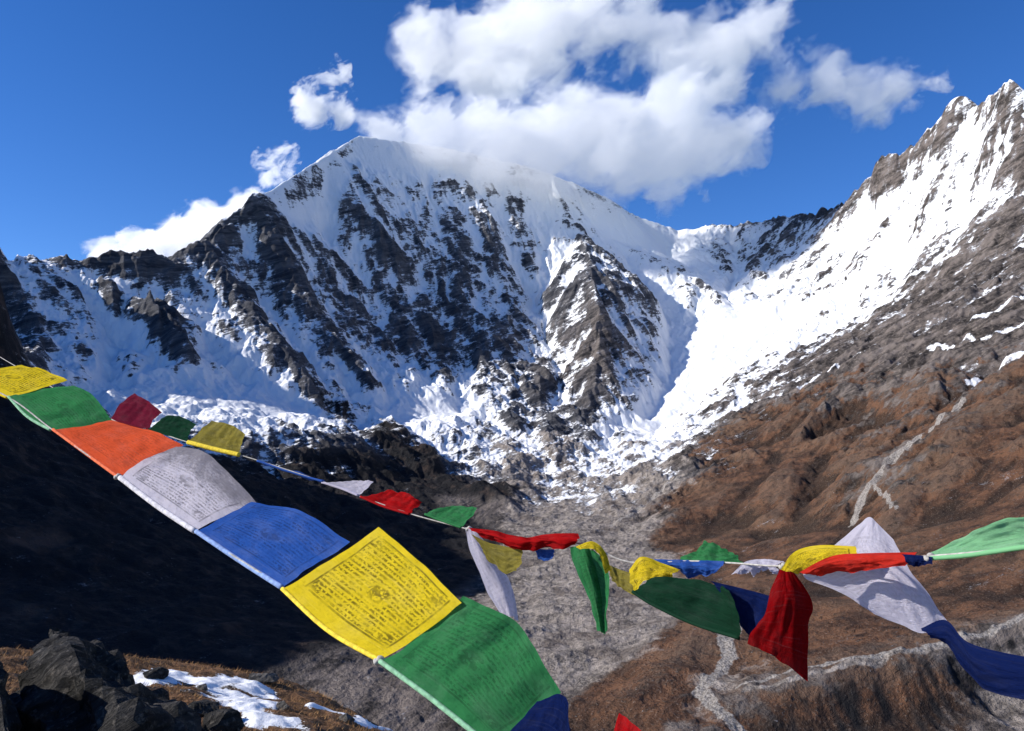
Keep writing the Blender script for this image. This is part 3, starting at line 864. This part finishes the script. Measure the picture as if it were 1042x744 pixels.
def cloth_material(name, col, ink, thin=.35, fade=.3, dark=(.012, .011, .014), fold_shade=0.0):
    """printed thin cotton: rows of script round a picture, faded dye, weave; some light comes through"""
    m = new_mat(name); g = NG(m)
    uv = g.uv()
    sep = g.node("ShaderNodeSeparateXYZ"); g.put(sep.inputs[0], uv)
    U, V = sep.outputs[0], sep.outputs[1]
    info = g.node("ShaderNodeObjectInfo").outputs['Random']
    sh = g.vmath('ADD', uv, g.vmath('SCALE', (7.3, 3.1, 0.0), scale=info))
    blot = g.noise(sh, 4.0, 4, .6); fine = g.noise(sh, 30.0, 4, .65)
    base = tuple(col); worn = tuple(min(1, c * .75 + .05 + .16 * max(col)) for c in col)
    c = g.mix(g.math('MULTIPLY', g.mapr(blot, .42, .72), fade), base, worn)
    c = g.mix(g.math('MULTIPLY', g.mapr(fine, .5, .72), .35), c, tuple(x * .55 for x in col))
    stv = g.vmath('MULTIPLY', sh, (1.3, 38.0, 1.0))
    c = g.mix(g.math('MULTIPLY', g.mapr(g.noise(stv, 1.0, 3, .6), .55, .75), .30), c, worn)
    def rng(x, a, b, s): return g.math('MULTIPLY', g.mapr(x, a - s, a + s), g.mapr(x, b + s, b - s))
    # rows of lettering
    rows = g.math('MULTIPLY', V, 23.0)
    fr = g.math('FRACT', rows); fl = g.math('FLOOR', rows)
    line_ = rng(fr, .26, .80, .06)
    cmb = g.node("ShaderNodeCombineXYZ")
    g.put(cmb.inputs[0], g.math('MULTIPLY', U, 46.0)); g.put(cmb.inputs[1], g.math('ADD', g.math('MULTIPLY', fl, 5.37), g.math('MULTIPLY', fr, 1.4)))
    glyph = g.mapr(g.noise(cmb.outputs[0], 1.0, 2, .5), .43, .52)
    body = g.math('MULTIPLY', rng(U, .09, .92, .01), rng(V, .17, .93, .01))
    du = g.math('MULTIPLY', g.math('SUBTRACT', U, .5), 1.0); dv = g.math('SUBTRACT', V, .52)
    rad2 = g.math('ADD', g.math('MULTIPLY', du, du), g.math('MULTIPLY', g.math('MULTIPLY', dv, dv), 1.6))
    hole = g.mapr(g.math('ADD', rad2, g.math('MULTIPLY', g.math('SUBTRACT', blot, .5), .03)), .014, .022)
    txt = g.math('MULTIPLY', g.math('MULTIPLY', line_, glyph), g.math('MULTIPLY', body, hole))
    # the horse in the middle and the four corner figures
    n_fig = g.noise(sh, 17.0, 3, .55, .6)
    fig = g.math('MULTIPLY', g.mapr(g.math('ADD', rad2, g.math('MULTIPLY', g.math('SUBTRACT', fine, .5), .02)), .013, .007), g.mapr(n_fig, .41, .47))
    cu = g.math('SUBTRACT', g.math('ABSOLUTE', g.math('SUBTRACT', U, .5)), .36); cv = g.math('SUBTRACT', g.math('ABSOLUTE', g.math('SUBTRACT', V, .55)), .31)
    crn = g.math('ADD', g.math('MULTIPLY', cu, cu), g.math('MULTIPLY', cv, cv))
    corner = g.math('MULTIPLY', g.mapr(crn, .0045, .002), g.mapr(n_fig, .44, .54))
    bars = g.math('MULTIPLY', rng(U, .12, .9, .01), g.math('MAXIMUM', rng(V, .155, .175, .004), rng(V, .935, .95, .004)))
    side = g.math('MULTIPLY', rng(V, .16, .94, .01), g.math('MAXIMUM', rng(U, .075, .09, .004), rng(U, .925, .94, .004)))
    prn_shade = g.math('MAXIMUM', g.math('MAXIMUM', txt, g.math('MAXIMUM', fig, corner)), g.math('MAXIMUM', bars, side))
    wear = g.mapr(g.noise(sh, 6.0, 4, .6), .32, .62)
    prn_shade = g.math('MULTIPLY', g.math('MULTIPLY', prn_shade, g.math('ADD', .2, g.math('MULTIPLY', wear, .8))), ink)
    if fold_shade:        # shade of a fold, darkened into the colour of the free half
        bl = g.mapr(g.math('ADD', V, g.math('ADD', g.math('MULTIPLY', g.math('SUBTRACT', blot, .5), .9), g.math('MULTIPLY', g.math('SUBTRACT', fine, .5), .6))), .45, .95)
        prn_shade = g.math('MAXIMUM', prn_shade, g.math('MULTIPLY', bl, fold_shade))
    c = g.mix(prn_shade, c, dark)
    weave = g.noise(g.vmath('MULTIPLY', uv, (1, 14, 1)), 14.0, 3, .6)
    nrm = g.bump(g.math('ADD', g.math('MULTIPLY', weave, .4), g.noise(sh, 7.0, 4, .55)), .6, .03)
    d = g.node("ShaderNodeBsdfDiffuse"); g.put(d.inputs[0], c); g.put(d.inputs['Normal'], nrm)
    t = g.node("ShaderNodeBsdfTranslucent"); g.put(t.inputs[0], c); g.put(t.inputs['Normal'], nrm)
    mx = g.node("ShaderNodeMixShader"); mx.inputs[0].default_value = thin
    g.L.new(d.outputs[0], mx.inputs[1]); g.L.new(t.outputs[0], mx.inputs[2])
    g.out(mx.outputs[0])
    return m

YEL = cloth_material('yellow_cotton', (.84, .63, .025), .72, .42, .15)
BRD = cloth_material('bright_red_cotton', (.66, .035, .022), .15, .4, .1)
GRN = cloth_material('green_cotton', (.045, .25, .085), .34, .48, .35)
PGR = cloth_material('pale_green_cotton', (.24, .55, .28), .2, .4, .5)
ORA = cloth_material('orange_red_cotton', (.84, .12, .045), .22, .48, .15)
RED = cloth_material('red_cotton', (.42, .008, .010), .15, .4, .1)
WHI = cloth_material('white_cotton', (.76, .71, .80), .6, .5, .2, fold_shade=.6)
LAV = cloth_material('thin_white_cotton', (.70, .66, .77), .15, .5, .2)
BLU = cloth_material('blue_cotton', (.03, .105, .42), .45, .4, .35)
NAV = cloth_material('shaded_navy_cotton', (.007, .016, .085), .2, .35, .15)  # navy whose colour also carries the shade of its unlit side
DGR = cloth_material('shaded_green_cotton', (.010, .045, .024), .25, .35, .2)  # green with the shade of backlit cloth mixed into its colour
MAR = cloth_material('maroon_cotton', (.17, .014, .035), .2, .4, .2)
DRD = cloth_material('shaded_red_cotton', (.25, .004, .006), .15, .45, .1)  # red darkened in the colour to stand for its unlit side
OLV = cloth_material('olive_yellow_cotton', (.30, .25, .05), .3, .4, .3)  # darker, duller yellow than the other yellow flags

def tube(name, P, r, mat, parent=None, sides=8, flat=1.0):
    P = np.asarray(P, float); n = len(P)
    T = np.gradient(P, axis=0); T /= np.linalg.norm(T, axis=1, keepdims=True) + 1e-12
    up = np.array([0, 0, 1.0])
    B = np.cross(T, up); B /= np.linalg.norm(B, axis=1, keepdims=True) + 1e-9
    Nn = np.cross(B, T)
    a = np.arange(sides) / sides * 2 * np.pi
    rr = np.broadcast_to(np.asarray(r, float), (n,))[:, None, None]
    V = P[:, None] + rr * (np.cos(a)[None, :, None] * B[:, None] * flat + np.sin(a)[None, :, None] * Nn[:, None])
    f = []
    for i in range(n - 1):
        for j in range(sides):
            k = (j + 1) % sides
            f.append((i * sides + j, i * sides + k, (i + 1) * sides + k, (i + 1) * sides + j))
    f.append(tuple(range(sides))[::-1]); f.append(tuple((n - 1) * sides + j for j in range(sides)))
    me = bpy.data.meshes.new(name); me.from_pydata(V.reshape(-1, 3).tolist(), [], f)
    for q in me.polygons: q.use_smooth = True
    me.materials.append(mat)
    o = bpy.data.objects.new(name, me); COL.objects.link(o)
    if parent: o.parent = parent
    return o


def flag(label, mat, rows, group, ripple=.006, seed=1, hem=True, hemmat=None, n=44, freq=3.0, hem_r=.0065):
    """rows: lines of (u, v, Y) from the rope edge to the free edge"""
    C = [cr([at(*q) for q in R], n) for R in rows]
    C = np.stack(C, 0)
    m = n
    G = np.stack([cr(C[:, j], m) for j in range(n)], 1)          # (m away from rope, n along rope, 3)
    du = np.gradient(G, axis=1); dv = np.gradient(G, axis=0)
    N = np.cross(du, dv); N /= np.linalg.norm(N, axis=-1, keepdims=True) + 1e-12
    vv, uu = np.meshgrid(np.linspace(0, 1, m), np.linspace(0, 1, n), indexing='ij')
    w = perlin(uu * freq + seed * 5.1, vv * .8 + seed) + .5 * perlin(uu * freq * 2.3 + seed * 2.7, vv * 1.6 + 3 * seed) + .25 * perlin(uu * 9 + seed, vv * 7)
    amp = ripple * 1.45 * (.15 + .85 * np.sqrt(vv))
    G = G + N * (w * amp)[..., None]
    e = .35 * ripple * perlin(uu * 7 + seed, vv * 0 + 2.5)       # a slightly frayed free edge
    G = G + dv * (m * e * vv ** 6 / (np.linalg.norm(dv, axis=-1) * m + 1e-9))[..., None]
    # side edges wander a little, as torn cotton does
    lu = np.linalg.norm(du, axis=-1, keepdims=True) + 1e-9
    G = G + du / lu * (ripple * 1.1 * (perlin(vv * 3.1 + seed * 1.7, uu * 0 + np.round(uu) * 9.3) * (2 * np.abs(uu - .5)) ** 3))[..., None]
    base = G[0, n // 2].copy()
    me = bpy.data.meshes.new('prayer_flag')
    idx = np.arange(m * n).reshape(m, n)
    q = np.stack([idx[:-1, :-1], idx[:-1, 1:], idx[1:, 1:], idx[1:, :-1]], -1).reshape(-1, 4)
    me.from_pydata((G.reshape(-1, 3) - base).tolist(), [], q.tolist())
    uvl = me.uv_layers.new(name='UVMap')
    li = np.empty(len(me.loops), np.int32); me.loops.foreach_get('vertex_index', li)
    uvl.data.foreach_set('uv', np.stack([uu.ravel()[li], vv.ravel()[li]], -1).astype(np.float32).ravel())
    for f in me.polygons: f.use_smooth = True
    me.materials.append(mat)
    if hem:
        o = bpy.data.objects.new('prayer_flag', None); o.empty_display_size = .05
        c = bpy.data.objects.new('cloth', me); COL.objects.link(c); c.parent = o; me.name = 'cloth'
        tube('hem', G[0] - base, hem_r, hemmat or mat, o, 10)
    else:
        o = bpy.data.objects.new('prayer_flag', me)
    o.location = base; COL.objects.link(o)
    return tag(o, label, 'prayer flag', group)

def plain_cloth(name, col, thin=.25):
    m = new_mat(name); g = NG(m)
    n = g.noise(g.pos(), 60.0, 4, .6)
    c = g.mix(g.mapr(n, .35, .65), tuple(x * .65 for x in col), col)
    g.out(g.principled(c, .85, g.bump(n, .4, .004), **{'Specular IOR Level': 0.1}))
    return m
HW = plain_cloth('bleached_hem', (.62, .60, .64)); HG = plain_cloth('pale_green_hem', (.25, .48, .30))
HB = plain_cloth('pale_blue_hem', (.25, .36, .66)); HO = plain_cloth('orange_hem', (.75, .16, .07)); HY = plain_cloth('yellow_hem', (.82, .62, .06))
M_CORD = plain_cloth('cord_fibre', (.45, .43, .40))

NEAR = 'prayer flags on the near string'; FAR = 'prayer flags on the far string'
# --- near string, from the left edge down to the bottom
flag('yellow prayer flag at the left edge, highest on the near string', YEL,
     [[(-60, 372, 4.05), (-25, 390, 3.9), (8, 405, 3.74)], [(-15, 376, 3.95), (12, 384, 3.82), (40, 396, 3.7)], [(22, 371, 3.9), (46, 377, 3.8), (69, 387, 3.68)]], NEAR, .007, 1, True, YEL)
flag('green prayer flag with pale hem between yellow flag and orange flag', GRN,
     [[(9, 404, 3.74), (28, 424, 3.62), (52, 438, 3.5)], [(38, 397, 3.72), (62, 413, 3.55), (84, 436, 3.46)], [(74, 392, 3.62), (94, 402, 3.52), (119, 433, 3.42)]], NEAR, .010, 2, True, HG)
flag('orange red prayer flag above the white one on the near string', ORA,
     [[(54, 437, 3.49), (88, 462, 3.3), (121, 486, 3.12)], [(84, 433, 3.45), (122, 450, 3.27), (152, 470, 3.11)], [(114, 430, 3.4), (152, 437, 3.24), (185, 452, 3.1)]], NEAR, .010, 3, True, HO)
flag('white prayer flag with black print and fold shade painted along its upper edge', WHI,
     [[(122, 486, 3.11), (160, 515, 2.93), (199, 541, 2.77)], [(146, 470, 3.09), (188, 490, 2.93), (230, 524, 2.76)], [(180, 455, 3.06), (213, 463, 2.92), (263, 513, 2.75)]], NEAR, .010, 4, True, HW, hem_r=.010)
flag('bright blue prayer flag between the white and big yellow flags', BLU,
     [[(200, 541, 2.76), (243, 570, 2.6), (287, 598, 2.43)], [(228, 526, 2.76), (275, 545, 2.6), (318, 578, 2.42)], [(258, 512, 2.75), (304, 519, 2.6), (357, 552, 2.42)]], NEAR, .009, 5, True, HB, hem_r=.008)
flag('big yellow prayer flag with rows of black lettering and figure', YEL,
     [[(287, 599, 2.42), (333, 641, 2.25), (386, 672, 2.1)], [(336, 571, 2.38), (384, 607, 2.22), (428, 645, 2.07)], [(386, 537, 2.36), (428, 572, 2.2), (468, 612, 2.04)]], NEAR, .006, 6, True, HY)
flag('big green prayer flag below the lettered yellow flag', GRN,
     [[(387, 673, 2.09), (440, 712, 1.97), (500, 760, 1.85)], [(428, 644, 2.07), (476, 672, 1.96), (532, 738, 1.85)], [(470, 606, 2.05), (528, 636, 1.95), (568, 704, 1.84)]], NEAR, .010, 7, True, HG, freq=4)
flag('dark navy prayer flag at the bottom edge under the big green flag', NAV,
     [[(501, 761, 1.85), (545, 800, 1.78), (592, 842, 1.7)], [(525, 738, 1.85), (562, 752, 1.79), (600, 800, 1.72)], [(548, 714, 1.86), (574, 708, 1.81), (580, 750, 1.76)]], NEAR, .005, 8, True, NAV)
flag('red prayer flag whose tip pokes up at the bottom edge', RED,
     [[(593, 843, 1.7), (650, 885, 1.62), (715, 930, 1.54)], [(612, 785, 1.72), (655, 815, 1.65), (705, 860, 1.58)], [(632, 726, 1.74), (655, 746, 1.68), (700, 790, 1.6)]], NEAR, .005, 9, True, RED)
# --- far string, left part, seen behind the near string
flag('small maroon prayer flag just above the orange flag', MAR,
     [[(112, 426, 5.4), (132, 432, 5.3), (152, 437, 5.2)], [(122, 412, 5.4), (143, 418, 5.3), (158, 426, 5.2)], [(136, 400, 5.4), (150, 408, 5.3), (165, 420, 5.2)]], FAR, .012, 10)
flag('small dark green prayer flag between the maroon and olive yellow flags', DGR,
     [[(152, 437, 5.15), (172, 443, 5.05), (190, 449, 4.95)], [(160, 430, 5.15), (178, 434, 5.05), (194, 441, 4.95)], [(170, 423, 5.15), (186, 425, 5.05), (201, 433, 4.95)]], FAR, .012, 11)
flag('olive yellow prayer flag with bright hem above the white one', OLV,
     [[(191, 450, 4.9), (218, 457, 4.82), (244, 463, 4.75)], [(203, 438, 4.9), (226, 446, 4.82), (246, 453, 4.75)], [(216, 428, 4.9), (236, 433, 4.82), (251, 443, 4.75)]], FAR, .010, 12, True, HY, hem_r=.014)
flag('thin blue prayer flag seen edge on behind the bright blue flag', BLU,
     [[(262, 469, 4.7), (295, 480, 4.6), (328, 490, 4.5)], [(268, 471, 4.72), (300, 479, 4.62), (330, 489, 4.52)], [(272, 474, 4.75), (302, 483, 4.65), (331, 492, 4.55)]], FAR, .010, 13)
flag('small white prayer flag between the thin blue and small red flags', LAV,
     [[(328, 491, 4.5), (347, 497, 4.45), (364, 504, 4.4)], [(342, 490, 4.5), (360, 494, 4.45), (371, 499, 4.4)], [(358, 489, 4.5), (370, 489, 4.45), (381, 490, 4.4)]], FAR, .008, 14)
flag('small crumpled red prayer flag above the top corner of the big yellow flag', RED,
     [[(368, 506, 4.38), (392, 516, 4.3), (416, 523, 4.22)], [(382, 503, 4.38), (402, 510, 4.3), (423, 517, 4.22)], [(396, 501, 4.38), (413, 502, 4.3), (430, 511, 4.22)]], FAR, .016, 15)
flag('small green prayer flag just left of the knot on the far string', GRN,
     [[(432, 523, 4.18), (450, 530, 4.12), (470, 537, 4.05)], [(444, 517, 4.18), (462, 522, 4.12), (478, 528, 4.05)], [(456, 514, 4.18), (472, 515, 4.12), (486, 516, 4.05)]], FAR, .010, 16)
# --- far string, right part
flag('white prayer flag hanging limp from the knot on the far string', LAV,
     [[(473, 537, 3.98), (477, 538, 3.97), (483, 539, 3.95)], [(482, 570, 3.98), (490, 566, 3.93), (501, 563, 3.95)], [(495, 603, 3.97), (507, 596, 3.92), (519, 590, 3.95)], [(511, 630, 3.96), (519, 628, 3.9), (527, 633, 3.95)]], FAR, .012, 17, False)
flag('red prayer flag twisted into a long roll along the far string', RED,
     [[(476, 537, 3.95), (503, 540, 3.85), (532, 547, 3.7), (560, 543, 3.55), (590, 543, 3.42)], [(480, 540, 3.9), (504, 546, 3.78), (532, 551, 3.62), (560, 549, 3.48), (588, 549, 3.36)],
      [(482, 544, 3.93), (506, 552, 3.83), (533, 558, 3.68), (560, 559, 3.53), (586, 556, 3.4)]], FAR, .016, 18, False, freq=6)
flag('dark yellow prayer flag drooping under the red roll', OLV,
     [[(480, 544, 3.92), (500, 553, 3.85), (532, 559, 3.72)], [(488, 557, 3.92), (508, 570, 3.85), (531, 569, 3.72)], [(496, 570, 3.92), (514, 584, 3.85), (529, 577, 3.72)]], FAR, .012, 19, False)
flag('tiny folded blue prayer flag peeping out below the red roll', BLU,
     [[(544, 558, 3.66), (554, 559, 3.62), (564, 559, 3.58)], [(546, 564, 3.66), (554, 565, 3.62), (563, 564, 3.58)], [(548, 569, 3.66), (555, 571, 3.62), (561, 568, 3.58)]], FAR, .006, 20, False)
flag('green prayer flag hanging straight down to a narrow point', GRN,
     [[(579, 557, 3.42), (590, 556, 3.38), (603, 559, 3.36), (616, 572, 3.33)], [(588, 583, 3.40), (597, 578, 3.34), (606, 580, 3.38), (618, 590, 3.32)],
      [(600, 612, 3.39), (606, 608, 3.33), (611, 609, 3.37), (618, 614, 3.32)], [(609, 641, 3.38), (612, 644, 3.34), (615, 644, 3.36), (618, 641, 3.33)]], FAR, .016, 21, False, freq=5)
flag('yellow prayer flag folded over the top of the hanging green one', YEL,
     [[(586, 556, 3.34), (603, 551, 3.32), (616, 562, 3.3), (622, 581, 3.28)], [(590, 560, 3.31), (603, 559, 3.29), (611, 567, 3.28), (616, 583, 3.27)]], FAR, .006, 22, False)
flag('dull yellow scrap of prayer flag stretched between two bright yellow folds', OLV,
     [[(618, 574, 3.3), (632, 580, 3.27), (645, 584, 3.22)], [(620, 583, 3.3), (632, 590, 3.27), (646, 595, 3.22)], [(622, 592, 3.3), (634, 600, 3.27), (646, 606, 3.22)]], FAR, .008, 23, False)
flag('bright yellow prayer flag bunched at the left end of the large dark green flag', YEL,
     [[(640, 580, 3.2), (652, 567, 3.18), (672, 572, 3.15), (692, 580, 3.1)], [(642, 590, 3.17), (655, 580, 3.14), (670, 580, 3.1), (686, 584, 3.08)], [(645, 604, 3.16), (655, 592, 3.12), (668, 588, 3.1), (682, 588, 3.08)]], FAR, .012, 24, False)
flag('rolled blue prayer flag lying along the string in the middle', BLU,
     [[(662, 569, 3.2), (700, 570, 3.1), (738, 571, 3.0)], [(668, 574, 3.17), (702, 577, 3.07), (733, 578, 2.97)], [(680, 577, 3.2), (706, 587, 3.1), (728, 582, 3.0)]], FAR, .012, 25, False, freq=5)
flag('crumpled green prayer flag fluttering up behind the rolled blue one', GRN,
     [[(690, 570, 3.3), (722, 572, 3.2), (756, 573, 3.1)], [(700, 562, 3.32), (722, 563, 3.22), (750, 567, 3.12)], [(712, 556, 3.34), (726, 553, 3.24), (742, 562, 3.14)]], FAR, .018, 26, False, freq=5)
flag('small crumpled white prayer flag just left of the hanging red one', LAV,
     [[(744, 585, 2.95), (758, 572, 2.92), (776, 569, 2.88), (796, 571, 2.82)], [(752, 583, 2.93), (762, 578, 2.9), (776, 576, 2.86), (792, 577, 2.81)], [(760, 581, 2.95), (768, 583, 2.92), (778, 582, 2.88), (790, 584, 2.82)]], FAR, .014, 27, False, freq=5)
flag('large dark green prayer flag swept to the right below the rolled blue flag', DGR,
     [[(645, 603, 3.1), (664, 615, 3.05), (704, 634, 2.95), (754, 650, 2.82)], [(652, 594, 3.1), (680, 600, 3.02), (718, 612, 2.93), (752, 628, 2.82)], [(662, 587, 3.1), (690, 587, 3.03), (722, 593, 2.95), (745, 600, 2.84)]], FAR, .012, 28, True, DGR)
flag('navy prayer flag stretched between dark green and hanging red ones', NAV,
     [[(722, 591, 2.93), (760, 600, 2.85), (800, 611, 2.76)], [(736, 606, 2.9), (768, 618, 2.83), (795, 628, 2.76)], [(745, 622, 2.9), (762, 648, 2.83), (786, 648, 2.77)]], FAR, .012, 29, False)
flag('dark red prayer flag hanging down in a long point', DRD,
     [[(794, 578, 2.72), (798, 576, 2.71), (804, 576, 2.7)], [(780, 615, 2.72), (800, 608, 2.66), (829, 613, 2.7)], [(770, 636, 2.71), (795, 640, 2.67), (824, 640, 2.69)], [(760, 655, 2.7), (790, 670, 2.66), (821, 693, 2.68)]], FAR, .012, 30, False)
flag('yellow prayer flag arching over the string above the hanging red one', YEL,
     [[(794, 580, 2.66), (808, 562, 2.62), (832, 555, 2.56), (872, 556, 2.48)], [(804, 582, 2.64), (816, 573, 2.6), (836, 566, 2.54), (872, 564, 2.47)], [(812, 584, 2.64), (824, 581, 2.6), (842, 576, 2.54), (868, 571, 2.47)]], FAR, .006, 31, False)
flag('bright red prayer flag pulled tight along the string across the white one', BRD,
     [[(812, 583, 2.56), (846, 566, 2.48), (885, 563, 2.38), (932, 562, 2.28)], [(822, 583, 2.54), (852, 574, 2.46), (886, 569, 2.36), (928, 568, 2.27)], [(836, 584, 2.55), (862, 583, 2.47), (890, 579, 2.37), (922, 575, 2.28)]], FAR, .008, 32, False, freq=5)
flag('large thin white prayer flag billowing below and above the bright red one', LAV,
     [[(852, 552, 2.7), (874, 534, 2.65), (884, 526, 2.62), (893, 533, 2.6), (909, 549, 2.55)], [(818, 583, 2.66), (872, 566, 2.58), (923, 574, 2.5)], [(855, 603, 2.6), (905, 592, 2.47), (944, 602, 2.45)], [(892, 625, 2.56), (938, 643, 2.45), (963, 632, 2.42)]], FAR, .010, 33, False)
flag('dark scrap of prayer flag knotted at the right end of the bright red one', NAV,
     [[(918, 564, 2.27), (934, 565, 2.24), (950, 567, 2.2)], [(922, 571, 2.26), (936, 571, 2.23), (949, 571, 2.2)], [(925, 576, 2.27), (937, 576, 2.24), (947, 574, 2.2)]], FAR, .006, 34, False)
flag('pale green prayer flag streaming to the right edge', PGR,
     [[(938, 569, 2.24), (985, 565, 2.12), (1042, 557, 2.0), (1090, 551, 1.9)], [(944, 566, 2.24), (988, 553, 2.12), (1042, 543, 2.0), (1090, 538, 1.9)], [(948, 563, 2.24), (990, 540, 2.12), (1030, 528, 2.0), (1085, 524, 1.9)]], FAR, .010, 35, True, PGR)
flag('dark blue prayer flag twisting down to the right edge from the white one', NAV,
     [[(936, 640, 2.42), (962, 631, 2.36), (986, 654, 2.26), (1042, 668, 2.1), (1100, 674, 1.98)], [(944, 645, 2.40), (968, 648, 2.33), (992, 676, 2.22), (1042, 690, 2.08), (1100, 698, 1.96)], [(948, 648, 2.42), (970, 660, 2.36), (1000, 697, 2.26), (1042, 712, 2.1), (1100, 722, 1.98)]], FAR, .010, 36, False)

# --- the cords
def cord(label, pts, r, knots=()):
    o = tube('cord', cr([tuple(p) for p in pts], 160), r, M_CORD, None, 8)
    for q in knots:                    # lumps where two lengths are tied together
        p = np.array(at(*q)); t = np.linspace(-1, 1, 14)
        P = p + np.stack([.014 * t, 0 * t, .004 * np.sin(4 * t)], -1)
        tube('knot', P, r + .006 * np.sqrt(np.maximum(0, 1 - t ** 2)) * (1 + .25 * np.sin(9 * t)), M_CORD, o, 8)
    return tag(o, label, 'cord')
cord('pale cord carrying the big flags from upper left to bottom centre',
     [(-9.5, 11.0, 2.2), (-4.6, 5.6, .9)] + [at(*q) for q in ((-60, 372, 4.05), (8, 404, 3.74), (53, 437, 3.49), (121, 486, 3.12), (199, 541, 2.77), (287, 598, 2.43), (333, 641, 2.25), (386, 672, 2.1),
      (440, 712, 1.97), (500, 760, 1.85), (592, 842, 1.7), (715, 930, 1.54))] + [(1.0, 1.2, -1.5), (1.5, .7, -1.95)], .0032, [(120, 485, 3.125), (386, 672, 2.1)])
cord('thin cord of the far flags running from the left edge to the right edge',
     [(-9.8, 12.5, 2.4), (-5.2, 8.0, .9)] + [at(*q) for q in ((112, 426, 5.4), (152, 437, 5.2), (191, 450, 4.92), (244, 463, 4.76), (328, 490, 4.5), (366, 505, 4.4), (418, 523, 4.22), (470, 537, 4.05), (478, 538, 3.97),
      (530, 551, 3.7), (590, 553, 3.4), (640, 572, 3.24), (700, 571, 3.1), (745, 573, 2.97), (798, 576, 2.71), (850, 569, 2.52), (930, 567, 2.26), (1042, 557, 2.0), (1200, 535, 1.75))] + [(2.6, .6, .2), (5.0, -2.5, .9)], .0032, [(477, 538, 3.98), (797, 576, 2.715), (946, 567, 2.22), (604, 557, 3.35)])
